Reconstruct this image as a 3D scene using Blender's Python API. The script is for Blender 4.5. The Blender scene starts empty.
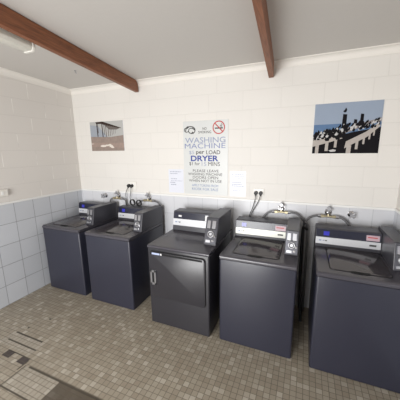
import bpy, bmesh, math, random
from mathutils import Vector, Matrix
random.seed(7)
SC = bpy.context.scene
COL = SC.collection
R = math.radians

# ------------------------------------------------------------------ materials
def newmat(name):
    m = bpy.data.materials.new(name); m.use_nodes = True
    nt = m.node_tree
    return m, nt, nt.nodes['Principled BSDF']

def N(nt, t, **kw):
    n = nt.nodes.new(t)
    for k, v in kw.items():
        if hasattr(n, k): setattr(n, k, v)
    return n

def math_(nt, op, a, b=None, clamp=False):
    n = nt.nodes.new('ShaderNodeMath'); n.operation = op; n.use_clamp = clamp
    for i, v in enumerate((a, b)):
        if v is None: continue
        if isinstance(v, (int, float)): n.inputs[i].default_value = v
        else: nt.links.new(v, n.inputs[i])
    return n.outputs[0]

def mixc(nt, fac, a, b, mode='MIX'):
    n = nt.nodes.new('ShaderNodeMix'); n.data_type = 'RGBA'; n.blend_type = mode
    for sock, v in ((n.inputs[0], fac), (n.inputs[6], a), (n.inputs[7], b)):
        if isinstance(v, (int, float)): sock.default_value = v
        elif isinstance(v, tuple): sock.default_value = (*v[:3], 1)
        else: nt.links.new(v, sock)
    return n.outputs[2]

def plain(name, col, rough=.5, metal=0., spec=.5, bump=0., bscale=60., var=.06, coat=0., emit=None):
    m, nt, b = newmat(name)
    g = N(nt, 'ShaderNodeNewGeometry')
    nz = N(nt, 'ShaderNodeTexNoise'); nz.inputs['Scale'].default_value = bscale; nz.inputs['Detail'].default_value = 4
    nt.links.new(g.outputs['Position'], nz.inputs['Vector'])
    dark = tuple(c * (1 - var) for c in col); light = tuple(min(1, c * (1 + var)) for c in col)
    nt.links.new(mixc(nt, nz.outputs['Fac'], dark, light), b.inputs['Base Color'])
    b.inputs['Roughness'].default_value = rough; b.inputs['Metallic'].default_value = metal
    b.inputs['Specular IOR Level'].default_value = spec
    b.inputs['Coat Weight'].default_value = coat
    if bump:
        bp = N(nt, 'ShaderNodeBump'); bp.inputs['Strength'].default_value = bump; bp.inputs['Distance'].default_value = .002
        nt.links.new(nz.outputs['Fac'], bp.inputs['Height']); nt.links.new(bp.outputs[0], b.inputs['Normal'])
    if emit:
        b.inputs['Emission Color'].default_value = (*emit[:3], 1); b.inputs['Emission Strength'].default_value = emit[3]
    return m

def wallcoord(nt, axis, du, dv):
    g = N(nt, 'ShaderNodeNewGeometry'); s = N(nt, 'ShaderNodeSeparateXYZ'); nt.links.new(g.outputs['Position'], s.inputs[0])
    c = N(nt, 'ShaderNodeCombineXYZ')
    nt.links.new(math_(nt, 'ADD', s.outputs[axis], du), c.inputs[0])
    nt.links.new(math_(nt, 'ADD', s.outputs[2], dv), c.inputs[1])
    return c.outputs[0], g.outputs['Position']

def blockwall(name, axis, du, dv, offset, c1=(.78, .758, .722), jointmix=.15):
    m, nt, b = newmat(name)
    uv, pos = wallcoord(nt, axis, du, dv)
    br = N(nt, 'ShaderNodeTexBrick'); br.offset = offset; br.offset_frequency = 2; br.squash = 1
    nt.links.new(uv, br.inputs['Vector'])
    for k, v in (('Scale', 1), ('Mortar Size', .0045), ('Mortar Smooth', .35), ('Brick Width', .4), ('Row Height', .2), ('Bias', 0)):
        br.inputs[k].default_value = v
    br.inputs['Color1'].default_value = (*c1, 1)
    br.inputs['Color2'].default_value = (*[c * .985 for c in c1], 1)
    br.inputs['Mortar'].default_value = (*[c * .93 for c in c1], 1)
    sv = N(nt, 'ShaderNodeSeparateXYZ'); nt.links.new(uv, sv.inputs[0])
    fr = math_(nt, 'ABSOLUTE', math_(nt, 'SUBTRACT', math_(nt, 'FRACT', math_(nt, 'DIVIDE', sv.outputs[1], .2)), .5))
    vert = math_(nt, 'MULTIPLY', math_(nt, 'LESS_THAN', fr, .44), br.outputs['Fac'])
    nzv = N(nt, 'ShaderNodeTexNoise'); nzv.inputs['Scale'].default_value = 3.5; nt.links.new(pos, nzv.inputs['Vector'])
    vfac = math_(nt, 'MULTIPLY', vert, math_(nt, 'MULTIPLY', math_(nt, 'SUBTRACT', nzv.outputs['Fac'], .42), 6 * jointmix, True))
    bcol = mixc(nt, vfac, br.outputs['Color'], (.93, .91, .87))
    nz = N(nt, 'ShaderNodeTexNoise'); nz.inputs['Scale'].default_value = 2.2; nz.inputs['Detail'].default_value = 3
    nt.links.new(pos, nz.inputs['Vector'])
    col = mixc(nt, math_(nt, 'MULTIPLY', nz.outputs['Fac'], .12), bcol, (.62, .59, .55))
    nt.links.new(col, b.inputs['Base Color'])
    nz2 = N(nt, 'ShaderNodeTexNoise'); nz2.inputs['Scale'].default_value = 90; nz2.inputs['Detail'].default_value = 4
    nt.links.new(pos, nz2.inputs['Vector'])
    h = math_(nt, 'ADD', math_(nt, 'MULTIPLY', br.outputs['Fac'], -1.0), math_(nt, 'MULTIPLY', nz2.outputs['Fac'], .25))
    bp = N(nt, 'ShaderNodeBump'); bp.inputs['Strength'].default_value = .35; bp.inputs['Distance'].default_value = .003
    nt.links.new(h, bp.inputs['Height']); nt.links.new(bp.outputs[0], b.inputs['Normal'])
    b.inputs['Roughness'].default_value = .55
    return m

def walltile(name, axis, du, dv, w, h, grout, c1=(.60, .625, .66)):
    m, nt, b = newmat(name)
    uv, pos = wallcoord(nt, axis, du, dv)
    br = N(nt, 'ShaderNodeTexBrick'); br.offset = 0; br.squash = 1
    nt.links.new(uv, br.inputs['Vector'])
    for k, v in (('Scale', 1), ('Mortar Size', .003), ('Mortar Smooth', .2), ('Brick Width', w), ('Row Height', h), ('Bias', 0)):
        br.inputs[k].default_value = v
    br.inputs['Color1'].default_value = (*c1, 1)
    br.inputs['Color2'].default_value = (*[c * .94 for c in c1], 1)
    br.inputs['Mortar'].default_value = (*grout, 1)
    nz = N(nt, 'ShaderNodeTexNoise'); nz.inputs['Scale'].default_value = 5; nz.inputs['Detail'].default_value = 3
    nt.links.new(pos, nz.inputs['Vector'])
    col = mixc(nt, math_(nt, 'MULTIPLY', nz.outputs['Fac'], .25), br.outputs['Color'], tuple(c * .8 for c in c1))
    nt.links.new(col, b.inputs['Base Color'])
    bp = N(nt, 'ShaderNodeBump'); bp.inputs['Strength'].default_value = .5; bp.inputs['Distance'].default_value = .002
    nt.links.new(math_(nt, 'MULTIPLY', br.outputs['Fac'], -1.0), bp.inputs['Height']); nt.links.new(bp.outputs[0], b.inputs['Normal'])
    b.inputs['Roughness'].default_value = .28
    return m

def floormat():
    m, nt, b = newmat('mosaic_floor_tile')
    g = N(nt, 'ShaderNodeNewGeometry'); s = N(nt, 'ShaderNodeSeparateXYZ'); nt.links.new(g.outputs['Position'], s.inputs[0])
    X, Y = s.outputs[0], s.outputs[1]
    T = .0455
    def box(x0, x1, y0, y1):
        a = math_(nt, 'MULTIPLY', math_(nt, 'GREATER_THAN', X, x0), math_(nt, 'LESS_THAN', X, x1))
        c = math_(nt, 'MULTIPLY', math_(nt, 'GREATER_THAN', Y, y0), math_(nt, 'LESS_THAN', Y, y1))
        return math_(nt, 'MULTIPLY', a, c)
    u = math_(nt, 'DIVIDE', X, T); v = math_(nt, 'DIVIDE', Y, T)
    fu = math_(nt, 'FLOOR', u); fv = math_(nt, 'FLOOR', v)
    c = N(nt, 'ShaderNodeCombineXYZ'); nt.links.new(fu, c.inputs[0]); nt.links.new(fv, c.inputs[1])
    wn = N(nt, 'ShaderNodeTexWhiteNoise'); wn.noise_dimensions = '2D'; nt.links.new(c.outputs[0], wn.inputs['Vector'])
    rp = N(nt, 'ShaderNodeValToRGB'); e = rp.color_ramp.elements
    e[0].position = 0; e[0].color = (.33, .285, .22, 1)
    e[1].position = 1; e[1].color = (.56, .515, .435, 1)
    for p_, c_ in ((.35, (.375, .33, .26, 1)), (.7, (.40, .355, .28, 1)), (.86, (.45, .405, .33, 1)), (.93, (.52, .475, .395, 1))):
        q = e.new(p_); q.color = c_
    nt.links.new(wn.outputs['Value'], rp.inputs['Fac'])
    # grout distance
    du = math_(nt, 'ABSOLUTE', math_(nt, 'SUBTRACT', math_(nt, 'FRACT', u), .5))
    dv = math_(nt, 'ABSOLUTE', math_(nt, 'SUBTRACT', math_(nt, 'FRACT', v), .5))
    gd = math_(nt, 'MAXIMUM', du, dv)
    grout = math_(nt, 'MULTIPLY', math_(nt, 'SUBTRACT', gd, .44), 30, True)
    nz = N(nt, 'ShaderNodeTexNoise'); nz.inputs['Scale'].default_value = 2.0; nz.inputs['Detail'].default_value = 5
    nt.links.new(g.outputs['Position'], nz.inputs['Vector'])
    col = rp.outputs['Color']
    col = mixc(nt, math_(nt, 'MULTIPLY', nz.outputs['Fac'], .45), col, (.30, .255, .19))
    # relaid lighter strip and dark replacement patch
    light = math_(nt, 'MAXIMUM', box(.55, 1.0, -1.66, -1.51), box(1.08, 1.49, -1.94, -1.745))
    col = mixc(nt, math_(nt, 'MULTIPLY', light, .35), col, (.46, .43, .37))
    patch = box(1.49, 2.05, -2.3, -1.745)
    col = mixc(nt, patch, col, mixc(nt, .75, col, (.035, .022, .012)))
    sq = math_(nt, 'MAXIMUM', box(.755, .85, -1.75, -1.685), box(.955, 1.045, -1.75, -1.69))
    col = mixc(nt, sq, col, (.07, .055, .05))
    sm = math_(nt, 'MAXIMUM', box(.70, .73, -1.25, -1.235), box(.62, .64, -1.43, -1.41))
    col = mixc(nt, sm, col, (.05, .04, .03))
    col = mixc(nt, math_(nt, 'MULTIPLY', grout, .8), col, (.10, .08, .058))
    ln = box(.58, .96, -1.515, -1.498)
    for q in (box(.60, 1.0, -1.607, -1.595), box(1.12, 2.0, -1.75, -1.733), box(.95, 1.49, -1.95, -1.937),
              box(1.045, 1.058, -1.80, -1.70), box(1.075, 1.085, -1.95, -1.74), box(.75, 1.05, -1.69, -1.68)):
        ln = math_(nt, 'MAXIMUM', ln, q)
    col = mixc(nt, math_(nt, 'MULTIPLY', ln, .85), col, (.04, .03, .02))
    nt.links.new(col, b.inputs['Base Color'])
    b.inputs['Roughness'].default_value = .42
    bp = N(nt, 'ShaderNodeBump'); bp.inputs['Strength'].default_value = .5; bp.inputs['Distance'].default_value = .002
    nt.links.new(math_(nt, 'SUBTRACT', 0.0, grout), bp.inputs['Height']); nt.links.new(bp.outputs[0], b.inputs['Normal'])
    return m

def woodmat():
    m, nt, b = newmat('stained_beam_wood')
    g = N(nt, 'ShaderNodeNewGeometry'); mp = N(nt, 'ShaderNodeMapping'); mp.inputs['Scale'].default_value = (30, 1.2, 30)
    nt.links.new(g.outputs['Position'], mp.inputs['Vector'])
    nz = N(nt, 'ShaderNodeTexNoise'); nz.inputs['Scale'].default_value = 2.5; nz.inputs['Detail'].default_value = 6; nz.inputs['Roughness'].default_value = .65
    nt.links.new(mp.outputs[0], nz.inputs['Vector'])
    rp = N(nt, 'ShaderNodeValToRGB'); e = rp.color_ramp.elements
    e[0].position = .3; e[0].color = (.15, .050, .021, 1); e[1].position = .75; e[1].color = (.35, .13, .055, 1)
    nt.links.new(nz.outputs['Fac'], rp.inputs['Fac']); nt.links.new(rp.outputs[0], b.inputs['Base Color'])
    b.inputs['Roughness'].default_value = .5
    return m

M = {}
M['navy'] = plain('navy_enamel', (.028, .029, .045), .28, 0, .5, bump=.08, bscale=300, var=.05)
M['deck'] = plain('enamel_top_wall_sheen', (.060, .057, .070), .24, 0, .6, var=.06)  # enamel lightened so its colour carries the pale wall's reflection
M['dryer'] = plain('charcoal_dryer_enamel', (.030, .029, .035), .30, 0, .5, bump=.08, bscale=300, var=.05)
M['gloss'] = plain('glossy_dark_lid', (.048, .042, .048), .14, 0, .6)
M['black'] = plain('black_plastic', (.008, .008, .009), .4)
M['slotmetal'] = plain('dull_silver_slot', (.36, .36, .38), .3, .7)
M['shadowgap'] = plain('gap_shade_black', (.004, .004, .005), .8)  # near-black that paints shade into gaps, notches and recesses
M['consoleblack'] = plain('dark_console_shell', (.05, .05, .062), .35)
M['panelnavy'] = plain('dark_blue_control_panel', (.014, .016, .035), .25)
M['lcd'] = plain('blue_display', (.03, .03, .35), .2, emit=(.10, .12, 1, .15))
M['strip'] = plain('brushed_silver_strip', (.66, .67, .70), .35, .15)
M['cream'] = plain('cream_silver_strip', (.66, .66, .60), .35, .15)
M['chrome'] = plain('chrome_metal', (.72, .72, .74), .16, 1)
M['steel'] = plain('satin_steel', (.42, .42, .44), .35, .9)
M['faceplate'] = plain('dark_steel_plate', (.10, .10, .115), .28, .6)
M['brass'] = plain('aged_brass_valve', (.48, .42, .28), .35, .9)
M['hose'] = plain('grey_rubber_hose', (.15, .15, .16), .45)
M['cord'] = plain('black_power_cord', (.012, .012, .013), .5)
M['whiteplastic'] = plain('white_plastic', (.82, .80, .75), .35)
M['tubeplastic'] = plain('ribbed_diffuser_plastic', (.80, .79, .72), .25)
M['ceil'] = plain('painted_ceiling_board', (.60, .578, .55), .7, bump=.05, bscale=40, var=.02)
M['cornice'] = plain('cornice_paint', (.82, .79, .745), .6, var=.02)
M['cap'] = plain('tile_capping_strip', (.84, .84, .83), .3, var=.02)
M['wood'] = woodmat()
M['floor'] = floormat()
M['wb'] = blockwall('painted_block_back', 0, 3.2 - 2.513 + .8, 6 * .2 - 1.215 + 2, .75)
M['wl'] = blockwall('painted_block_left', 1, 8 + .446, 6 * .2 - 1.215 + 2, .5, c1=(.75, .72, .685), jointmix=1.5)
M['tb'] = walltile('wall_tile_back', 0, 4 - 3.227, 0.0, .2, .243, (.50, .52, .55), (.69, .70, .735))
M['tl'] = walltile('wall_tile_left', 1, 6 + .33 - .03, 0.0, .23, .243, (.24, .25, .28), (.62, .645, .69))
M['paper'] = plain('printed_paper', (.74, .76, .84), .3, var=.02)
M['signwhite'] = plain('sign_board_white', (.66, .675, .67), .35, var=.02)
M['inkfaded'] = plain('faded_blue_ink', (.22, .26, .45), .5)
M['inkfaded2'] = plain('faded_grey_ink', (.31, .35, .48), .5)
M['inkblue'] = plain('blue_ink', (.035, .06, .30), .5)
M['inkpale'] = plain('pale_blue_ink', (.20, .27, .45), .5)
M['inkblack'] = plain('black_ink', (.03, .03, .03), .5)
M['inkgrey'] = plain('grey_ink', (.05, .05, .05), .5)
M['red'] = plain('red_ink', (.50, .05, .05), .5)
M['pinklabel'] = plain('pink_price_label', (.58, .42, .47), .4)
M['linegrey'] = plain('text_line_grey', (.36, .38, .48), .5)
M['whitelabel'] = plain('white_label', (.80, .80, .82), .4)
M['bluelabel'] = plain('pale_blue_label', (.45, .52, .75), .4)
M['outside'] = plain('outside_concrete', (.55, .52, .47), .8)

# ------------------------------------------------------------------ mesh helpers
def link(name, bm, mats, parent=None, smooth=False, loc=None):
    me = bpy.data.meshes.new(name)
    bmesh.ops.recalc_face_normals(bm, faces=bm.faces)
    if smooth:
        for f in bm.faces: f.smooth = True
    bm.to_mesh(me); bm.free()
    if not isinstance(mats, (list, tuple)): mats = [mats]
    for m in mats: me.materials.append(m)
    o = bpy.data.objects.new(name, me); COL.objects.link(o)
    if parent: o.parent = parent
    if loc: o.location = loc
    if smooth:
        try: me.set_sharp_from_angle(angle=R(40))
        except Exception: pass
    return o

def box(bm, x0, x1, y0, y1, z0, z1, bev=0., seg=2, mi=0):
    r = bmesh.ops.create_cube(bm, size=1)
    vs = r['verts']
    for v in vs:
        v.co = Vector(((x0 + x1) / 2 + v.co.x * (x1 - x0), (y0 + y1) / 2 + v.co.y * (y1 - y0), (z0 + z1) / 2 + v.co.z * (z1 - z0)))
    fs = {f for v in vs for f in v.link_faces}
    for f in fs: f.material_index = mi
    if bev:
        es = list({e for v in vs for e in v.link_edges})
        bmesh.ops.bevel(bm, geom=es, offset=bev, segments=seg, affect='EDGES', profile=.5)

def vbox(bm, x0, x1, y0, y1, z0, z1, rad=.02, seg=4, bev=.004):
    """box with rounded vertical corners and a small bevel on top"""
    pts = []
    for cx, cy, a0 in ((x1 - rad, y1 - rad, 0), (x0 + rad, y1 - rad, 90), (x0 + rad, y0 + rad, 180), (x1 - rad, y0 + rad, 270)):
        for i in range(seg + 1):
            a = R(a0 + 90 * i / seg); pts.append((cx + rad * math.cos(a), cy + rad * math.sin(a)))
    vs = [bm.verts.new((x, y, z0)) for x, y in pts]
    f = bm.faces.new(vs)
    r = bmesh.ops.extrude_face_region(bm, geom=[f])
    tv = [g for g in r['geom'] if isinstance(g, bmesh.types.BMVert)]
    for v in tv: v.co.z = z1
    if bev:
        es = [e for e in bm.edges if e.verts[0] in tv and e.verts[1] in tv]
        bmesh.ops.bevel(bm, geom=es, offset=bev, segments=3, affect='EDGES', profile=.5)

def prism(bm, prof, x0, x1, axis='x', mi=0, bev=0.):
    """extrude a 2-D profile; axis x: profile is (y,z); y: profile is (x,z); z: profile is (x,y)"""
    def P(a, b, t):
        return {'x': (t, a, b), 'y': (a, t, b), 'z': (a, b, t)}[axis]
    v0 = [bm.verts.new(P(a, b, x0)) for a, b in prof]; v1 = [bm.verts.new(P(a, b, x1)) for a, b in prof]
    fs = [bm.faces.new(v0), bm.faces.new(v1[::-1])]
    n = len(prof)
    for i in range(n): fs.append(bm.faces.new((v0[i], v1[i], v1[(i + 1) % n], v0[(i + 1) % n])))
    for f in fs: f.material_index = mi
    if bev:
        es = list({e for f in fs for e in f.edges})
        bmesh.ops.bevel(bm, geom=es, offset=bev, segments=2, affect='EDGES', profile=.5)

def cyl(bm, a, b, r0, r1=None, seg=20, mi=0):
    a, b = Vector(a), Vector(b); r1 = r0 if r1 is None else r1
    d = (b - a); L = d.length
    q = d.to_track_quat('Z', 'Y').to_matrix().to_4x4()
    mt = Matrix.Translation((a + b) / 2) @ q
    r = bmesh.ops.create_cone(bm, cap_ends=True, segments=seg, radius1=r0, radius2=r1, depth=L, matrix=mt)
    for f in {f for v in r['verts'] for f in v.link_faces}: f.material_index = mi

def catmull(P, n=8):
    P = [Vector(p) for p in P]; Q = [P[0] * 2 - P[1]] + P + [P[-1] * 2 - P[-2]]
    out = []
    for i in range(1, len(Q) - 2):
        a, b, c, d = Q[i - 1:i + 3]
        for k in range(n):
            t = k / n
            out.append(.5 * ((2 * b) + (c - a) * t + (2 * a - 5 * b + 4 * c - d) * t * t + (3 * b - a - 3 * c + d) * t ** 3))
    out.append(P[-1]); return out

def tube(bm, P, r, seg=10, n=8, smooth_=True):
    pts = catmull(P, n) if smooth_ else [Vector(p) for p in P]
    rings = []
    up = Vector((0.13, .97, .21)).normalized()
    for i, p in enumerate(pts):
        t = (pts[min(i + 1, len(pts) - 1)] - pts[max(i - 1, 0)]).normalized()
        s = t.cross(up)
        if s.length < 1e-3: s = t.cross(Vector((1, 0, 0)))
        s.normalize(); w = t.cross(s).normalized(); up = -w if (-w).dot(up) > w.dot(up) else w
        s = t.cross(up).normalized()
        rings.append([bm.verts.new(p + r * (math.cos(2 * math.pi * k / seg) * s + math.sin(2 * math.pi * k / seg) * up)) for k in range(seg)])
    for a, b in zip(rings, rings[1:]):
        for k in range(seg): bm.faces.new((a[k], a[(k + 1) % seg], b[(k + 1) % seg], b[k]))
    bm.faces.new(rings[0]); bm.faces.new(rings[-1][::-1])

def torus(bm, c, axis, Rr, r, seg=28, s2=10, mi=0):
    c = Vector(c); q = Vector(axis).to_track_quat('Z', 'Y')
    rings = []
    for i in range(seg):
        a = 2 * math.pi * i / seg; d = q @ Vector((math.cos(a), math.sin(a), 0)); z = q @ Vector((0, 0, 1))
        rings.append([bm.verts.new(c + d * (Rr + r * math.cos(2 * math.pi * k / s2)) + z * r * math.sin(2 * math.pi * k / s2)) for k in range(s2)])
    for i in range(seg):
        a, b = rings[i], rings[(i + 1) % seg]
        for k in range(s2):
            f = bm.faces.new((a[k], a[(k + 1) % s2], b[(k + 1) % s2], b[k])); f.material_index = mi

def tag(o, label=None, cat=None, group=None, kind=None):
    if label: o['label'] = label
    if cat: o['category'] = cat
    if group: o['group'] = group
    if kind: o['kind'] = kind
    return o

def empty(name, loc, label, cat, group=None, rz=0.):
    o = bpy.data.objects.new(name, None); COL.objects.link(o); o.location = loc; o.rotation_euler.z = rz
    o.empty_display_size = .05
    return tag(o, label, cat, group)

# ------------------------------------------------------------------ room
W = 4.008; YB = -4.8; ZT = 1.2147; ZC = 2.655; S = .052
def zc(y): return ZC - S * y
bm = bmesh.new(); box(bm, -.15, W + .15, YB - .15, .15, -.15, 0); tag(link('floor', bm, M['floor']), kind='structure')
bm = bmesh.new(); box(bm, -.15, W + .15, 0, .15, 0, 3.0); tag(link('wall_back', bm, M['wb']), kind='structure')
bm = bmesh.new(); box(bm, -.15, 0, YB, 0, 0, 3.3); tag(link('wall_left', bm, M['wl']), kind='structure')
bm = bmesh.new(); box(bm, W, W + .15, YB, 0, 0, 3.3); tag(link('wall_right', bm, M['wl']), kind='structure')
# front wall (behind the camera) with a wide doorway and a window opening
bm = bmesh.new()
DX0, DX1, DZ = .75, 2.65, 2.1
box(bm, -.15, .0, YB - .15, YB, 0, 3.3)
box(bm, 0, DX0, YB - .15, YB, 0, 3.3); box(bm, DX1, W + .15, YB - .15, YB, 0, 3.3); box(bm, DX0, DX1, YB - .15, YB, DZ, 3.3)
tag(link('wall_front', bm, M['wl']), kind='structure')
bm = bmesh.new()
prism(bm, [(YB - .15, zc(YB - .15)), (.15, zc(.15)), (.15, zc(.15) + .1), (YB - .15, zc(YB - .15) + .1)], -.15, W + .15)
tag(link('ceiling', bm, M['ceil']), kind='structure')
bm = bmesh.new(); box(bm, -2, W + 2, YB - 4, YB - .15, -.15, -.02); tag(link('ground_outside', bm, M['outside']), kind='structure')
# tile wainscot and capping
TT = .008
bm = bmesh.new(); box(bm, 0, W, -TT, 0, 0, ZT - .012); tag(link('trim_1', bm, M['tb']), kind='structure')
bm = bmesh.new(); box(bm, 0, TT, YB, -TT, 0, ZT - .012); tag(link('trim_2', bm, M['tl']), kind='structure')
bm = bmesh.new(); box(bm, W - TT, W, YB, -TT, 0, ZT - .012); tag(link('trim_3', bm, M['tl']), kind='structure')
bm = bmesh.new(); box(bm, 0, W, -.014, 0, ZT - .012, ZT + .012, .004); tag(link('trim_4', bm, M['cap']), kind='structure')
bm = bmesh.new(); box(bm, 0, .014, YB, -.014, ZT - .012, ZT + .012, .004); tag(link('trim_5', bm, M['cap']), kind='structure')
bm = bmesh.new(); box(bm, W - .014, W, YB, -.014, ZT - .012, ZT + .012, .004); tag(link('trim_6', bm, M['cap']), kind='structure')
# coved cornice
def cove(n=6, d=.05, h=.055):
    pts = [(0, 0), (0, -h - .008), (-.008, -h - .008)]
    for i in range(n + 1):
        a = math.pi / 2 * i / n
        pts.append((-.008 - (d - .008) * (1 - math.cos(a)), -h + (h - .006) * math.sin(a)))
    pts.append((-d - .006, -.006)); pts.append((-d - .006, .012))
    pts.append((0, .012))
    return pts
bm = bmesh.new(); prism(bm, [(y, ZC - .0 + z) for y, z in cove()], 0, W); tag(link('trim_7', bm, M['cornice'], smooth=True), kind='structure')
def side_cove(x0, sgn, name):
    bm = bmesh.new(); prof = cove()
    a = [bm.verts.new((x0 - sgn * y, -.0, ZC + z)) for y, z in prof]
    b = [bm.verts.new((x0 - sgn * y, YB, zc(YB) + z)) for y, z in prof]
    bm.faces.new(a); bm.faces.new(b[::-1])
    for i in range(len(a)): bm.faces.new((a[i], b[i], b[(i + 1) % len(a)], a[(i + 1) % len(a)]))
    tag(link(name, bm, M['cornice'], smooth=True), kind='structure')
side_cove(0, 1, 'trim_8'); side_cove(W, -1, 'trim_9')

# ------------------------------------------------------------------ beams
def beam(xl, skew, w, d, label):
    bm = bmesh.new()
    y0, y1 = YB, -.012
    # end near the wall is cut back in a curve at the top
    prof = [(y1, zc(y1) - d), (y1, zc(y1) - d * .55)]
    for i in range(5):
        a = math.pi / 2 * (i + 1) / 5
        prof.append((y1 - .055 * (1 - math.cos(a)), zc(y1) - d * .55 + (d * .55) * math.sin(a) ))
    prof += [(y0, zc(y0)), (y0, zc(y0) - d)]
    prism(bm, prof, 0, w)
    bmesh.ops.translate(bm, verts=bm.verts, vec=(0, 0, -.001))
    bmesh.ops.bevel(bm, geom=[e for e in bm.edges if abs(e.verts[0].co.x - e.verts[1].co.x) < 1e-6], offset=.003, segments=1, affect='EDGES')
    for v in bm.verts: v.co.x += xl + skew * (-v.co.y)
    o = link('ceiling_beam', bm, M['wood']); tag(o, label, 'beam', 'exposed ceiling beams')
beam(1.118, .085, .050, .132, 'brown timber ceiling beam on the left with a lamp fitting beside it')
beam(2.779, .062, .050, .145, 'brown timber ceiling beam on the right, above the power point, nearest the seabird photo')

# ------------------------------------------------------------------ lamp fitting
def fitting():
    y0, y1 = -2.65, -1.38
    root = empty('ceiling_lamp', (1.145, (y0 + y1) / 2, zc((y0 + y1) / 2)), 'white fluorescent batten lamp fixed to the ceiling beside the left beam', 'light')
    L = (y1 - y0) / 2
    ang = math.atan(S)
    def sh(bm):
        for v in bm.verts: v.co.z += -S * v.co.y
    bm = bmesh.new(); box(bm, -.045, .045, -L, L, -.075, -.001, .004); sh(bm); link('housing', bm, M['whiteplastic'], root)
    bm = bmesh.new()
    pr = [(-.062, -.07), (-.062, -.145), (-.045, -.17), (.045, -.17), (.062, -.145), (.062, -.07)]
    prism(bm, pr, -L + .012, L - .012, 'y', bev=.004); sh(bm); link('diffuser', bm, M['tubeplastic'], root, True)
    for s in (-1, 1):
        bm = bmesh.new(); prism(bm, [(x * 1.04, z * 1.02) for x, z in pr], s * L - .012, s * L + .012, 'y', bev=.004); sh(bm); link('end_cap', bm, M['whiteplastic'], root, True)
fitting()
bm = bmesh.new(); cyl(bm, (.731, -.569, zc(-.569) - .006), (.731, -.569, zc(-.569)), .010); tube(bm, [(.731, -.569, zc(-.569) - .004), (.731, -.569, zc(-.569) - .02), (.742, -.569, zc(-.569) - .03), (.752, -.569, zc(-.569) - .02)], .003)
tag(link('ceiling_hook', bm, M['steel']), 'tiny metal hook screwed into the ceiling left of the left beam', 'hook')

# ------------------------------------------------------------------ washing machines
def rrect(x0, x1, y0, y1, r, seg=5):
    pts = []
    for cx, cy, a0 in ((x1 - r, y1 - r, 0), (x0 + r, y1 - r, 90), (x0 + r, y0 + r, 180), (x1 - r, y0 + r, 270)):
        for i in range(seg + 1):
            a = R(a0 + 90 * i / seg); pts.append((cx + r * math.cos(a), cy + r * math.sin(a)))
    return pts

def console(root, x0, x1, yf, yb, z0, z1, lean, split, stripmat, lcd=True, sticker=True, dryer=False):
    """console shell with sloped face: strip below, dark panel above"""
    bm = bmesh.new()
    prism(bm, [(yf, z0), (yf + lean, z1), (yf + lean + .012, z1 + .006), (yb, z1 + .006), (yb, z0)], x0, x1, bev=.004)
    link('console', bm, M['consoleblack'], root)
    H = z1 - z0
    def F(za, zb, xa, xb, off, mat, name, th=.003):
        """a plate lying on the sloped face between heights za, zb (fractions)"""
        n = Vector((0, -H, lean)).normalized()
        def Q(x, f, o): p = Vector((x, yf + lean * f, z0 + H * f)); return p + n * o
        b = bmesh.new()
        vs = [b.verts.new(Q(x, f, o)) for o in (off, off + th) for x, f in ((xa, za), (xb, za), (xb, zb), (xa, zb))]
        for q in ((0, 1, 2, 3), (4, 7, 6, 5), (0, 4, 5, 1), (1, 5, 6, 2), (2, 6, 7, 3), (3, 7, 4, 0)): b.faces.new([vs[i] for i in q])
        return link(name, b, mat, root)
    w = x1 - x0
    F(split[1], .97, x0 + .006, x1 - .006, .0005, M['panelnavy'], 'control_panel')
    F(split[0], split[1], x0 + .004, x1 - .004, .001, stripmat, 'label_strip', .005)
    mz = (split[1] + .97) / 2
    if lcd:
        F(mz - .11, mz + .11, x0 + w * .13, x0 + w * .22, .004, M['lcd'], 'display')
    if sticker:
        F(mz - .16, mz + .12, x1 - w * .22, x1 - w * .03, .004, M['pinklabel'] if not dryer else M['whitelabel'], 'price_sticker', .001)
        if not dryer:
            F(mz - .02, mz + .03, x1 - w * .20, x1 - w * .06, .0055, M['red'], 'sticker_print', .0005)
    sm = (split[0] + split[1]) / 2
    for a, b_, c in ((.06, .10, 'inkpale'), (.12, .15, 'linegrey'), (.16, .19, 'inkgrey')):
        F(sm - .03, sm + .03, x0 + w * a, x0 + w * b_, .006, M[c], 'strip_print', .0006)
    F(sm - .05, sm + .04, x1 - w * .17, x1 - w * .07, .006, M['inkgrey'], 'strip_badge', .0008)
    return F

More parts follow.
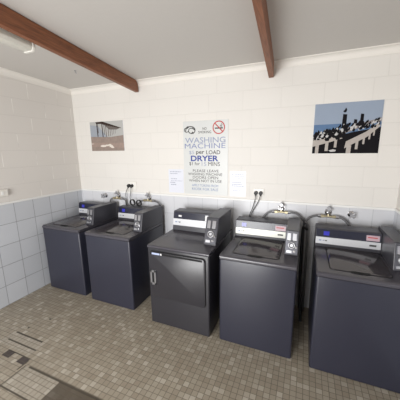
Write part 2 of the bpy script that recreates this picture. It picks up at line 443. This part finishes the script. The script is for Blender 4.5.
def coin_box(root, x0, x1, yt, ybm, yback, z0, z1, tapew=0):
    bm = bmesh.new()
    prism(bm, [(ybm, z0), (yt, z1), (yback, z1 - .004), (yback, z0)], x0, x1, bev=.005)
    link('coin_box', bm, M['consoleblack'], root)
    H = z1 - z0; lean = yt - ybm
    n = Vector((0, -H, lean)).normalized(); w = x1 - x0
    def Q(u, f, o): return Vector((x0 + w * u, ybm + lean * f, z0 + H * f)) + n * o
    def plate(u0, u1, f0, f1, o0, o1, mat, name):
        b = bmesh.new()
        vs = [b.verts.new(Q(u, f, o)) for o in (o0, o1) for u, f in ((u0, f0), (u1, f0), (u1, f1), (u0, f1))]
        for q in ((0, 1, 2, 3), (4, 7, 6, 5), (0, 4, 5, 1), (1, 5, 6, 2), (2, 6, 7, 3), (3, 7, 4, 0)): b.faces.new([vs[i] for i in q])
        return link(name, b, mat, cb)
    cb = root.children[-1] if root.children else root
    # the coin mechanism is a sub-assembly of the box
    for o in root.children:
        if o.name.startswith('coin_box'): cb = o
    plate(.08, .92, .06, .95, .0005, .003, M['faceplate'], 'face_plate')
    plate(.16, .42, .60, .88, .003, .012, M['slotmetal'], 'coin_slot')
    plate(.56, .84, .60, .88, .003, .012, M['slotmetal'], 'coin_slot')
    plate(.17, .83, .57, .60, .003, .010, M['black'], 'slot_shadow')
    b = bmesh.new(); c = Q(.5, .40, .007); torus(b, c, n, w * .22, .007); cyl(b, Q(.5, .40, .002), Q(.5, .40, .012), w * .11)
    link('lock_ring', b, M['steel'], cb, True)
    b = bmesh.new(); cyl(b, Q(.82, .33, .002), Q(.82, .33, .014), w * .07); link('lock', b, M['chrome'], cb, True)
    plate(.16, .52, .10, .19, .003, .010, M['steel'], 'coin_return')
    b = bmesh.new(); cyl(b, Q(.70, .17, .002), Q(.70, .17, .010), w * .08); link('lock', b, M['chrome'], cb, True)

def washer(x, d, back, cons_y, label, strip='strip', rz=0., w=.64):
    """local frame: x across, y from the front edge backwards"""
    H = .868
    D = back - d
    root = empty('washing_machine', (x, d, 0), label, 'washing machine', 'coin-operated top-load washing machines', rz)
    bm = bmesh.new(); vbox(bm, .001, w - .001, .002, D, .006, H - .039, .018, 5, .002); link('cabinet', bm, M['navy'], root, True)
    bm = bmesh.new(); box(bm, .02, w - .02, .03, D - .02, .002, .03)
    link('base_plinth', bm, M['shadowgap'], root)
    bm = bmesh.new(); box(bm, .004, w - .004, .007, D, H - .042, H - .034); link('top_seam', bm, M['shadowgap'], root)
    # top panel with rounded front edge
    bm = bmesh.new()
    r = .02
    prof = [(D, H - .036), (.003, H - .036), (0, H - .033)]
    for i in range(6):
        a = math.pi / 2 * i / 5
        prof.append((r * (1 - math.cos(a)), H - r + r * math.sin(a)))
    prof.append((D, H))
    prism(bm, prof, 0, w)
    bmesh.ops.bevel(bm, geom=[e for e in bm.edges if abs(e.verts[0].co.x - e.verts[1].co.x) < 1e-6 and e.verts[0].co.z > H - .04 and e.calc_length() > .003], offset=.006, segments=2, affect='EDGES')
    link('top_panel', bm, M['deck'], root, True)
    cy = cons_y - d
    lx0, lx1, ly0, ly1 = .100, .505, .085, cy - .01
    bm = bmesh.new(); prism(bm, rrect(lx0 - .007, lx1 + .007, ly0 - .007, ly1, .035), H - .004, H + .0012, 'z'); link('lid_gap_shade', bm, M['shadowgap'], root)  # dark sheet under the lid painting the shade in its surrounding gap
    bm = bmesh.new(); prism(bm, rrect(lx0, lx1, ly0, ly1, .03), H - .003, H + .005, 'z', bev=.002); lid = link('lid', bm, M['gloss'], root, True)
    # finger notch at the front of the lid
    bm = bmesh.new()
    xc = (lx0 + lx1) / 2
    pts = [(xc + .065 * math.cos(a), ly0 - .002 - .018 * abs(math.sin(a))) for a in [math.pi * i / 10 for i in range(11)]]
    prism(bm, pts + [(xc - .065, ly0 + .012), (xc + .065, ly0 + .012)], H - .002, H + .0056, 'z'); link('finger_notch', bm, M['shadowgap'], lid)
    console(root, .002, w - .117, cy, D - .005, H - .002, 1.042, .022, (.18, .54), M[strip])
    coin_box(root, w - .116, w - .002, .275, .225, D + .0, H - .002, 1.082)
    # adjustable feet
    for fx in (.06, w - .06):
        for fy in (.07, D - .07):
            bm = bmesh.new(); cyl(bm, (fx, fy, 0), (fx, fy, .022), .018); link('foot', bm, M['black'], root)
    return root

washer(.0956, -.77, -.07, -.185, 'navy top-load washing machine furthest left, in the corner beside the tiled side wall', 'strip')
washer(.846, -.787, -.07, -.20, 'navy top-load washing machine second from left, just left of the dryer', 'strip')
washer(2.522, -.845, -.115, -.285, 'navy top-load washing machine just right of the dryer, under the right power point', 'cream', 0., .655)
washer(3.318, -.874, -.125, -.30, 'navy top-load washing machine at the far right beside the right wall', 'strip', 0., .655)

def dryer(x, d, back):
    w, H = .663, .868
    D = back - d
    root = empty('clothes_dryer', (x, d, 0), 'charcoal front-load clothes dryer with a wide front door, in the middle of the row', 'dryer')
    bm = bmesh.new(); vbox(bm, .001, w - .001, .004, D, .006, H - .03, .014, 4, .002); link('cabinet', bm, M['dryer'], root, True)
    bm = bmesh.new(); box(bm, .02, w - .02, .03, D - .02, .002, .03); link('base_plinth', bm, M['shadowgap'], root)
    bm = bmesh.new(); box(bm, .004, w - .004, .008, D, H - .034, H - .026); link('top_seam', bm, M['shadowgap'], root)
    bm = bmesh.new()
    r = .016; prof = [(D, H - .027), (.002, H - .027), (0, H - .022)]
    for i in range(6):
        a = math.pi / 2 * i / 5; prof.append((r * (1 - math.cos(a)), H - r + r * math.sin(a)))
    prof.append((D, H)); prism(bm, prof, 0, w); link('top_panel', bm, M['deck'], root, True)
    # lower seam
    # door: dark sheet painting the shade in the gap, then the door skin
    dx0, dx1, dz0, dz1 = .035, .625, .318, .808
    bm = bmesh.new(); prism(bm, rrect(dx0 - .006, dx1 + .006, dz0 - .006, dz1 + .010, .03), .0005, .010, 'y'); link('door_gap_shade', bm, M['shadowgap'], root)
    bm = bmesh.new()
    pts = rrect(dx0, dx1, dz0, dz1, .028)
    prism(bm, pts, -.012, .010, 'y', bev=.003)
    door = link('door', bm, M['dryer'], root, True)
    hx0, hx1, hz0, hz1 = .035, .098, .455, .612
    bm = bmesh.new()
    y0, y1 = -.022, -.011
    box(bm, hx0, hx0 + .019, y0, y1, hz0, hz1, .002); box(bm, hx1 - .019, hx1, y0, y1, hz0, hz1, .002)
    box(bm, hx0, hx1, y0, y1, hz0, hz0 + .022, .002); box(bm, hx0, hx1, y0, y1, hz1 - .022, hz1, .002)
    h = link('handle', bm, M['slotmetal'], door); h['label'] = 'silver handle frame with a dark recess'
    bm = bmesh.new(); box(bm, hx0 + .014, hx1 - .014, -.014, -.0115, hz0 + .02, hz1 - .02); link('handle_recess', bm, M['shadowgap'], door)
    # dark strip painting the shaded gap along the door top, with its labels
    bm = bmesh.new(); box(bm, .037, .60, -.0135, -.0115, .782, .802); link('door_top_gap_shade', bm, M['shadowgap'], door)
    bm = bmesh.new(); box(bm, .060, .150, -.0150, -.013, .783, .801); link('rating_label', bm, M['bluelabel'], door)
    bm = bmesh.new(); box(bm, .158, .172, -.0150, -.013, .783, .801); link('rating_label', bm, M['whitelabel'], door)
    cy = -.335 - d
    console(root, .004, .525, cy, D - .05, H - .002, 1.082, .045, (.27, .62), M['strip'], lcd=False, dryer=True)
    bm = bmesh.new(); box(bm, .075, .115, cy + .026, cy + .036, 1.025, 1.045); link('maker_badge', bm, M['whitelabel'], root)
    coin_box(root, .526, .657, .31, .205, D - .02, H - .002, 1.125)
    for fx in (.06, w - .06):
        for fy in (.07, D - .07):
            bm = bmesh.new(); cyl(bm, (fx, fy, 0), (fx, fy, .02), .018); link('foot', bm, M['black'], root)
dryer(1.769, -.863, -.09)

# ------------------------------------------------------------------ taps
def tap(x, z, label, mode):
    """mode stop: flange and round handle only; valve: with an elbow and a horizontal tee for the hoses"""
    root = empty('wall_tap', (x, -TT, z), label, 'tap', 'washing machine taps on the tiled back wall')
    bm = bmesh.new(); cyl(bm, (0, -.006, 0), (0, 0, 0), .034, .034); cyl(bm, (0, -.016, 0), (0, -.006, 0), .018, .030)
    link('flange', bm, M['chrome'], root, True)
    bm = bmesh.new(); cyl(bm, (0, -.058, 0), (0, -.012, 0), .012); cyl(bm, (0, -.05, 0), (0, -.028, 0), .017)
    link('body', bm, M['chrome'], root, True)
    bm = bmesh.new()
    if mode == 'stop':
        cyl(bm, (0, -.075, 0), (0, -.055, 0), .020, .016)
        for k in range(4):
            a = R(45 + 90 * k); cyl(bm, (0, -.066, 0), (.034 * math.cos(a), -.066, .034 * math.sin(a)), .008, .010, 12)
        link('handle', bm, M['steel'], root, True)
    else:
        cyl(bm, (0, -.05, .0), (0, -.055, .045), .010, .009)
        for k in range(3):
            a = R(90 + 120 * k) ; cyl(bm, (0, -.056, .045), (.034 * math.cos(a), -.056, .045 + .030 * math.sin(a)), .007, .009, 12)
        cyl(bm, (0, -.068, .045), (0, -.046, .045), .017)
        link('handle', bm, M['steel'], root, True)
        bm = bmesh.new(); cyl(bm, (0, -.04, 0), (0, -.045, -.035), .011)
        cyl(bm, (-.058, -.045, -.038), (.058, -.045, -.038), .011)
        for s in (-1, 1):
            cyl(bm, (s * .040, -.045, -.038), (s * .068, -.045, -.038), .016, .016, 6)
        link('hose_valve', bm, M['brass'], root)
    return root
TG = 'washing machine taps on the tiled back wall'
tap(.487, 1.150, 'bare chrome stop tap at the far left, above the corner washing machine', 'stop')
tap(.729, 1.165, 'chrome tap with a hose valve left of the left power point', 'valve')
tap(1.249, 1.165, 'chrome tap with a hose valve right of the left power point, left of the dryer', 'valve')
tap(2.975, 1.152, 'tap with a brass hose valve above the washing machine just right of the dryer', 'valve')
tap(3.436, 1.145, 'tap with a hose valve and grey hose above the far right washing machine', 'valve')
tap(3.644, 1.139, 'bare chrome stop tap at the far right of the tiled back wall', 'stop')

def hose(P, r, label, mat='hose', group='washing machine water hoses', name='water_hose', cat='hose', coup=True):
    bm = bmesh.new(); tube(bm, P, r)
    o = link(name, bm, M[mat], None, True); tag(o, label, cat, group)
    if coup:
        bm = bmesh.new(); a = Vector(P[0]); b = Vector(P[1]); dd = (b - a).normalized(); cyl(bm, a, a + dd * .028, r * 1.45, r * 1.45, 8)
        link('coupling', bm, M['steel'], o)
    return o
yh = -.053
hose([(.661, yh, 1.127), (.63, yh, 1.118), (.60, yh, 1.085), (.59, -.045, 1.02), (.59, -.04, .85), (.59, -.04, .013)], .009, 'dark inlet hose on the left side of the tap left of the left power point')
hose([(.797, yh, 1.127), (.84, yh, 1.122), (.868, yh, 1.11), (.872, -.045, 1.07), (.872, -.04, .9), (.872, -.04, .013)], .009, 'dark inlet hose bending down right of the tap left of the left power point')
hose([(1.181, yh, 1.127), (1.15, yh, 1.12), (1.10, yh, 1.085), (1.06, -.045, 1.02), (1.05, -.04, .85), (1.05, -.04, .013)], .009, 'dark inlet hose running left from the tap just left of the dryer')
hose([(1.317, yh, 1.127), (1.36, yh, 1.125), (1.41, yh, 1.105), (1.44, -.045, 1.05), (1.45, -.04, .9), (1.45, -.04, .013)], .009, 'dark inlet hose arching right from the tap just left of the dryer')
hose([(2.907, yh, 1.114), (2.87, yh, 1.112), (2.82, yh, 1.085), (2.78, -.06, 1.02), (2.76, -.06, .9), (2.76, -.06, .013)], .011, 'grey hose arching left behind the console of the washing machine right of the dryer')
hose([(3.043, yh, 1.114), (3.09, yh, 1.118), (3.15, yh, 1.10), (3.195, -.06, 1.05), (3.215, -.06, .95), (3.22, -.06, .013)], .011, 'grey hose arching right and down between the two right washing machines')
hose([(3.368, yh, 1.107), (3.32, yh, 1.107), (3.26, -.06, 1.08), (3.225, -.09, 1.03), (3.25, -.11, .93), (3.26, -.11, .013)], .012, 'grey hose arching left from the tap above the far right washing machine')
hose([(3.504, yh, 1.107), (3.56, yh, 1.10), (3.61, yh, 1.06), (3.645, -.06, 1.0), (3.65, -.06, .9), (3.65, -.06, .013)], .012, 'grey hose arching right and down behind the far right washing machine')
hose([(3.245, -.20, .99), (3.22, -.22, 1.02), (3.205, -.2, .98), (3.205, -.19, .7), (3.22, -.2, .3), (3.24, -.3, .013)], .014, 'thick black drain hose hanging in the gap between the two right washing machines', 'cord', None, 'drain_hose', 'hose', False)

# ------------------------------------------------------------------ power points and cords
def outlet(x0, x1, z0, z1, label, plugs):
    xc, zcn = (x0 + x1) / 2, (z0 + z1) / 2
    root = empty('power_point', (xc, 0, zcn), label, 'power outlet', 'power points on the back wall')
    w, h = (x1 - x0) / 2, (z1 - z0) / 2
    bm = bmesh.new(); box(bm, -w, w, -.012, 0, -h, h, .004); link('plate', bm, M['whiteplastic'], root)
    for s in (-.35, .35):
        bm = bmesh.new(); box(bm, s * w - .008, s * w + .008, -.016, -.011, h * .35, h * .75, .001); link('switch', bm, M['cap'], root)
    return root
outlet(.912, 1.045, 1.26, 1.372, 'white double power point on the left of the back wall, feeding the left washing machines', 2)
outlet(2.658, 2.776, 1.278, 1.358, 'white double power point right of the price sign, feeding the right washing machines', 2)
def plug(x, z, label, P):
    root = empty('power_plug', (x, -.012, z), label, 'plug', 'black power plugs with cords')
    mv = Vector((x, -.012, z))
    bm = bmesh.new(); cyl(bm, (0, -.033, 0), (0, 0, 0), .019, .023, 16); box(bm, -.007, .007, -.038, -.018, -.03, 0, .002)
    link('plug_body', bm, M['cord'], root, True)
    bm = bmesh.new(); tube(bm, [Vector(p) - mv for p in P], .0042); link('cord', bm, M['cord'], root, True)
plug(.925, 1.315, 'black plug at the left of the left power point, its cord bulging left',
     [(.925, -.042, 1.29), (.905, -.045, 1.26), (.885, -.05, 1.20), (.886, -.05, 1.1), (.89, -.05, 1.0), (.89, -.05, .8)])
plug(.975, 1.315, 'black plug at the right of the left power point, its cord dropping to the coils',
     [(.975, -.042, 1.29), (.970, -.045, 1.24), (.955, -.05, 1.15), (.975, -.06, 1.09), (.990, -.10, 1.075)])
plug(2.688, 1.306, 'black plug and hanging cord in the left socket of the right power point',
     [(2.688, -.042, 1.28), (2.682, -.045, 1.22), (2.655, -.05, 1.12), (2.63, -.06, 1.04), (2.625, -.06, .9), (2.62, -.06, .8)])
plug(2.742, 1.306, 'black plug and hanging cord in the right socket of the right power point',
     [(2.742, -.042, 1.28), (2.725, -.045, 1.22), (2.675, -.05, 1.12), (2.645, -.06, 1.04), (2.64, -.06, .9), (2.64, -.06, .8)])
def coil(x, y, z, label):
    bm = bmesh.new()
    P = []
    for i in range(60):
        a = 2 * math.pi * i / 15; P.append((x + .038 * math.cos(a), y - .014 + i * .028 / 60, z + .042 + .038 * math.sin(a)))
    tube(bm, P, .0055, 8, 2)
    tag(link('coiled_cord', bm, M['cord'], None, True), label, 'cord', 'coiled black cords standing on a washing machine')
coil(1.03, -.10, 1.056, 'black coil of cord on the second washing machine, nearer the left tap')
coil(1.135, -.10, 1.056, 'black coil of cord on the second washing machine, nearer the dryer')

# light switch on the left wall
root = empty('light_switch', (0, -1.118, 1.338), 'white surface-mounted light switch on the left wall above the tiles', 'switch')
bm = bmesh.new(); box(bm, 0, .028, -.06, .06, -.038, .038, .005); link('plate', bm, M['whiteplastic'], root)
bm = bmesh.new(); box(bm, .027, .033, -.012, .012, -.02, .02, .002); link('rocker', bm, M['cap'], root)

# ------------------------------------------------------------------ sign
FONT_CACHE = {}
def textmesh(txt, x0, x1, z0, z1, mat, parent, y=-.0012, bold=.0, name='lettering', vertical_fit=True):
    cu = bpy.data.curves.new('t', 'FONT'); cu.body = txt; cu.size = 1; cu.offset = bold; cu.resolution_u = 3
    cu.fill_mode = 'BOTH'
    o = bpy.data.objects.new('t', cu); COL.objects.link(o)
    dg = bpy.context.evaluated_depsgraph_get()
    me = bpy.data.meshes.new_from_object(o.evaluated_get(dg))
    bpy.data.objects.remove(o)
    xs = [v.co.x for v in me.vertices]; ys = [v.co.y for v in me.vertices]
    ax, bx, ay, by = min(xs), max(xs), min(ys), max(ys)
    for v in me.vertices:
        v.co = Vector((x0 + (v.co.x - ax) / (bx - ax) * (x1 - x0), y, z0 + (v.co.y - ay) / (by - ay) * (z1 - z0)))
    me.materials.clear(); me.materials.append(mat)
    ob = bpy.data.objects.new(name, me); COL.objects.link(ob); ob.parent = parent
    return ob
SX0, SX1, SZ0, SZ1 = 1.782, 2.352, 1.25, 2.13
sign = empty('price_sign', (SX0, -.0, SZ0), 'tall white sign with laundry prices and a no smoking symbol on the back wall', 'sign')
sw, sh_ = SX1 - SX0, SZ1 - SZ0
bm = bmesh.new(); box(bm, 0, sw, -.005, 0, 0, sh_, .001); link('board', bm, M['signwhite'], sign)
def sx(c): return (c - 94) / 182 * sw
def sz(c): return sh_ - (110 + c / 4 - 121) * .01173 if True else 0
YT = -.0062
for txt, a, b, t, u, mt, bo in (
    ('WASHING', 102, 266, 109, 131, 'inkfaded2', .01), ('MACHINE', 100, 266, 133, 153, 'inkfaded', .0),
    ('$5', 118, 140, 162, 178, 'inkfaded2', .0), ('per', 148, 182, 164, 180, 'inkgrey', .015), ('LOAD', 190, 246, 161, 177, 'inkgrey', .01),
    ('DRYER', 125, 239, 182, 205, 'inkblue', .03),
    ('$1 for', 118, 163, 208, 224, 'inkblack', .0), ('15', 171, 190, 209, 224, 'inkfaded2', .0), ('MINS', 198, 245, 208, 224, 'inkblack', .0),
    ('PLEASE LEAVE', 133, 240, 239, 250, 'inkgrey', .0), ('WASHING MACHINE', 112, 254, 253, 264, 'inkgrey', .0),
    ('DOORS OPEN', 132, 238, 267, 278, 'inkgrey', .0), ('WHEN NOT IN USE', 115, 252, 281, 292, 'inkgrey', .0),
    ('APPLY TOKENS FROM', 128, 238, 301, 311, 'inkpale', .0), ('KIOSK FOR SALE', 128, 238, 316, 327, 'inkpale', .0),
    ('NO', 176, 192, 70, 80, 'inkblack', .0), ('SMOKING', 158, 210, 84, 94, 'inkblack', .0)):
    textmesh(txt, sx(a), sx(b), sz(u), sz(t), M[mt], sign, YT, bo)
# no smoking symbol
bm = bmesh.new()
cx, cz, rr = sx(240), sz(73), .075
def ring(bm, cx, cz, r0, r1, y, mi, n=36):
    a = [bm.verts.new((cx + r0 * math.cos(2 * math.pi * i / n), y, cz + r0 * math.sin(2 * math.pi * i / n))) for i in range(n)]
    b = [bm.verts.new((cx + r1 * math.cos(2 * math.pi * i / n), y, cz + r1 * math.sin(2 * math.pi * i / n))) for i in range(n)]
    for i in range(n):
        f = bm.faces.new((a[i], a[(i + 1) % n], b[(i + 1) % n], b[i])); f.material_index = mi
def poly(bm, pts, y, mi):
    f = bm.faces.new([bm.verts.new((x, y, z)) for x, z in pts]); f.material_index = mi
def stroke(bm, P, w, y, mi):
    for (a, b), (c, d) in zip(P, P[1:]):
        v = Vector((c - a, d - b));
        if v.length < 1e-6: continue
        n = Vector((-v.y, v.x)).normalized() * w / 2; t = v.normalized() * w * .25
        poly(bm, [(a + n.x - t.x, b + n.y - t.y), (a - n.x - t.x, b - n.y - t.y), (c - n.x + t.x, d - n.y + t.y), (c + n.x + t.x, d + n.y + t.y)], y, mi)
stroke(bm, [(cx - .045, cz - .008), (cx + .03, cz - .008)], .014, YT, 1)
stroke(bm, [(cx + .034, cz - .008), (cx + .046, cz - .008)], .014, YT, 1)
stroke(bm, [(cx + .04, cz + .006), (cx + .03, cz + .02), (cx + .042, cz + .032), (cx + .03, cz + .042)], .005, YT, 1)
stroke(bm, [(cx + .03, cz + .004), (cx + .018, cz + .016), (cx + .026, cz + .028)], .005, YT - .0001, 1)
ring(bm, cx, cz, rr * .84, rr, YT - .0003, 0)
stroke(bm, [(cx - rr * .62, cz + rr * .62), (cx + rr * .62, cz - rr * .62)], .012, YT - .0005, 0)
link('no_smoking_symbol', bm, [M['red'], M['inkblack']], sign)
# black line drawing of a curled figure at upper left
bm = bmesh.new()
ax, az = sx(122), sz(80)
def arc(cx, cz, r, a0, a1, n=10, ry=None):
    ry = ry or r
    return [(cx + r * math.cos(R(a0 + (a1 - a0) * i / n)), cz + ry * math.sin(R(a0 + (a1 - a0) * i / n))) for i in range(n + 1)]
stroke(bm, arc(ax + .01, az, .062, -60, 190, 14, .045), .010, YT, 0)
stroke(bm, arc(ax + .02, az - .005, .035, 60, 300, 10, .03), .009, YT - .0001, 0)
stroke(bm, arc(ax - .04, az + .005, .03, 100, 330, 10, .025), .008, YT - .0002, 0)
poly(bm, [(ax - .055, az + .03), (ax - .02, az + .052), (ax - .005, az + .035), (ax - .03, az + .02)], YT - .0003, 0)
poly(bm, [(ax + .02, az - .045), (ax + .06, az - .03), (ax + .035, az - .015)], YT - .0003, 0)
poly(bm, [(ax + .03, az + .035), (ax + .065, az + .015), (ax + .07, az - .005), (ax + .045, az + .012)], YT - .0003, 0)
link('line_drawing', bm, M['inkblack'], sign)

# paper notices
def notice(x0, x1, z0, z1, label, rows):
    root = empty('paper_notice', (x0, 0, z0), label, 'notice', 'paper notices beside the price sign')
    w, h = x1 - x0, z1 - z0
    bm = bmesh.new(); box(bm, 0, w, -.0022, 0, 0, h); link('sheet', bm, M['paper'], root)
    bm = bmesh.new()
    for fz, a, b, th in rows:
        xx = a
        while xx < b:
            ww = random.uniform(.05, .14); e = min(b, xx + ww)
            poly(bm, [(w * xx, h * fz), (w * e, h * fz), (w * e, h * (fz + th)), (w * xx, h * (fz + th))], -.0028, 0)
            xx = e + .025
    link('printed_text', bm, M['linegrey'], root)
notice(1.556, 1.772, 1.252, 1.555, 'small white paper notice taped up left of the price sign', [(.88, .1, .85, .03), (.80, .1, .6, .03), (.58, .15, .55, .03), (.50, .15, .9, .02), (.42, .1, .45, .035), (.33, .15, .5, .035)])
notice(2.378, 2.566, 1.250, 1.545, 'small white paper notice taped up right of the price sign', [(.86, .1, .9, .025), (.79, .1, .9, .02), (.72, .1, .9, .02), (.65, .1, .9, .02), (.55, .1, .7, .03), (.47, .1, .8, .03), (.40, .1, .9, .03), (.22, .2, .8, .02)])

# ------------------------------------------------------------------ posters
P1 = [plain('pier_sky', (.46, .46, .45), .9, 0., .1, bscale=8), plain('pier_sea', (.34, .37, .42), .9, 0., .1, bscale=20), plain('pier_sand', (.30, .24, .21), .9, 0., .1, bscale=30, var=.2),
      plain('pier_timber', (.05, .035, .03), .9, 0., .1), plain('pier_foam', (.72, .66, .60), .9, 0., .1), plain('pier_shade', (.16, .14, .13), .9, 0., .1), plain('pier_wet_sand', (.34, .26, .225), .9, 0., .1, bscale=30, var=.2)]
def flat(bm, w, h, pts, y, mi): poly(bm, [(w * a, h * b) for a, b in pts], y, mi)
def pier_photo(x0, x1, z0, z1):
    root = empty('pier_picture', (x0, 0, z0), 'small unframed photo of a timber pier over sand on the left of the back wall', 'poster')
    w, h = x1 - x0, z1 - z0
    bm = bmesh.new(); box(bm, 0, w, -.006, 0, 0, h); link('backing', bm, M['paper'], root)
    bm = bmesh.new(); Y = -.0065
    flat(bm, w, h, [(0, .42), (1, .42), (1, 1), (0, 1)], Y, 0)
    flat(bm, w, h, [(0, .45), (.55, .45), (.25, .86), (0, .9)], Y - .0002, 1)
    flat(bm, w, h, [(0, .0), (1, .0), (1, .52), (.6, .47), (0, .50)], Y - .0003, 2)
    flat(bm, w, h, [(0, .16), (1, .10), (1, .26), (0, .30)], Y - .0004, 6)
    # deck running to the vanishing point
    flat(bm, w, h, [(.19, .99), (.40, 1.0), (.94, .765), (.94, .745), (.52, .855), (.36, .92), (.24, .93), (.19, .95)], Y - .0006, 3)
    for i, (px, top, bot, t) in enumerate(((.22, .95, .50, .026), (.25, .93, .62, .012), (.38, .91, .47, .024), (.44, .90, .55, .012), (.49, .88, .48, .02), (.56, .86, .49, .018), (.62, .85, .50, .014), (.67, .83, .53, .012), (.72, .82, .55, .010), (.77, .80, .58, .008))):
        flat(bm, w, h, [(px - t / 2, top), (px + t / 2, top), (px + t, bot), (px - t * .1, bot)], Y - .0008, 3 if i < 4 else 5)
    flat(bm, w, h, [(.45, .87), (.92, .76), (.82, .71), (.6, .72)], Y - .0005, 5)
    for fx, fz, a, b in ((.38, .17, .10, .04), (.50, .19, .08, .03), (.58, .21, .05, .03), (.62, .16, .06, .045), (.66, .12, .05, .03), (.04, .25, .03, .015)):
        flat(bm, w, h, [(fx + a * math.cos(t * .9), fz + b * math.sin(t * .9)) for t in range(7)], Y - .001 - fx * .0004, 4)
    link('print', bm, P1, root)
pier_photo(.300, .880, 1.795, 2.197)
P2 = [plain('birds_sky', (.31, .37, .47), .9, 0., .1, bscale=6), plain('birds_sea', (.12, .20, .34), .9, 0., .1, bscale=30), plain('birds_water_dark', (.012, .011, .013), .9, 0., .1),
      plain('birds_timber', (.46, .42, .39), .9, 0., .1, bscale=60, var=.15), plain('birds_black', (.012, .011, .013), .9, 0., .1), plain('birds_white', (.55, .54, .54), .9, 0., .1), plain('birds_timber_shade', (.28, .25, .24), .9, 0., .1)]
def bird_photo(x0, x1, z0, z1):
    root = empty('seabird_picture', (x0, 0, z0), 'large unframed photo of seabirds crowded on an old jetty, right of the sign', 'poster')
    w, h = x1 - x0, z1 - z0
    bm = bmesh.new(); box(bm, 0, w, -.006, 0, 0, h); link('backing', bm, M['paper'], root)
    bm = bmesh.new(); Y = -.0065; rnd = random.Random(5)
    flat(bm, w, h, [(0, .5), (1, .5), (1, 1), (0, 1)], Y, 0)
    flat(bm, w, h, [(0, .30), (1, .40), (1, .60), (0, .59)], Y - .0002, 1)
    flat(bm, w, h, [(0, 0), (1, 0), (1, .50), (.6, .42), (0, .22)], Y - .0004, 2)
    # far rail crowded with birds
    flat(bm, w, h, [(0, .24), (.42, .36), (.70, .50), (1, .62), (1, .68), (.7, .58), (.42, .48), (0, .34)], Y - .0006, 6)
    # tall piles
    for a, b, c, d in ((.43, .50, .45, .77), (.60, .655, .50, .66), (.69, .745, .52, .76)):
        flat(bm, w, h, [(a, c), (b, c), (b, d), (a + .01, d + .01)], Y - .0007, 4)
    # main beams
    flat(bm, w, h, [(0, .14), (.0, .26), (.28, .34), (.46, .40), (.46, .30), (.30, .24)], Y - .0008, 3)
    flat(bm, w, h, [(.50, .10), (.52, .24), (.80, .42), (.97, .60), (.99, .52), (.82, .32)], Y - .0009, 3)
    for a, b, c, d in ((.045, .10, 0, .18), (.20, .25, .05, .24), (.34, .38, .12, .28), (.53, .60, 0, .16), (.66, .70, .08, .26), (.76, .79, .18, .34), (.84, .865, .27, .42), (.90, .92, .34, .48)):
        flat(bm, w, h, [(a, c), (b, c), (b + .005, d), (a + .005, d)], Y - .0010, 3)
    # birds
    def bird(x, z, s, m=4):
        flat(bm, w, h, [(x - .5 * s, z), (x - .25 * s, z - .4 * s), (x + .3 * s, z - .35 * s), (x + .5 * s, z + .5 * s), (x + .25 * s, z + 1.2 * s), (x + .05 * s, z + 1.1 * s), (x - .1 * s, z + .6 * s)], Y - .0012 - rnd.random() * .0004, m)
    for i in range(170):
        x = rnd.uniform(.02, .98)
        base = .35 + .21 * x + (.04 if x > .4 else 0)
        z = base + rnd.uniform(-.08, .06)
        s = .050 * (1.15 - .55 * x)
        bird(x, z, s, 4 if rnd.random() < .74 else 5)
    for i in range(10): bird(rnd.uniform(.12, .5), rnd.uniform(.28, .38), .09, 4)
    bird(.465, .83, .055, 4)
    # gull on the beam
    flat(bm, w, h, [(.26, .06), (.30, .03), (.37, .04), (.38, .07), (.33, .085)], Y - .0018, 5)
    link('print', bm, P2, root)
bird_photo(3.240, 3.806, 1.743, 2.217)

# ------------------------------------------------------------------ light
def area(name, loc, rot, sx_, sy_, e, col=(1, 1, 1)):
    l = bpy.data.lights.new(name, 'AREA'); l.shape = 'RECTANGLE'; l.size = sx_; l.size_y = sy_; l.energy = e; l.color = col
    o = bpy.data.objects.new(name, l); COL.objects.link(o); o.location = loc; o.rotation_euler = rot
    return o
# daylight coming in through the doorway behind the camera
L1 = area('doorway_daylight', (1.7, YB + .02, 1.1), (R(90), 0, R(-3)), 1.8, 1.95, 112, (1, .99, .975))
L1.data.spread = R(140)
wd = bpy.data.worlds.new('World'); SC.world = wd; wd.use_nodes = True
wd.node_tree.nodes['Background'].inputs[0].default_value = (.75, .85, 1, 1)
wd.node_tree.nodes['Background'].inputs[1].default_value = 1.0

# ------------------------------------------------------------------ camera
cam = bpy.data.cameras.new('Camera'); co = bpy.data.objects.new('Camera', cam); COL.objects.link(co)
cam.sensor_width = 36; cam.sensor_fit = 'HORIZONTAL'; cam.lens = 250.64 * 36 / 400; cam.clip_start = .02
fw = Vector((-0.37750947, 0.9045919, -0.19799014)); rt = Vector((0.9237818, 0.38270331, -0.01285954)); up = Vector((-0.06413885, 0.18775428, 0.98011965))
mt = Matrix((rt, up, -fw)).transposed().to_4x4(); mt.translation = Vector((3.181222, -2.850924, 1.799039))
co.matrix_world = mt
SC.camera = co
SC.view_settings.view_transform = 'Standard'
SC.view_settings.look = 'None'
SC.view_settings.exposure = 0.0
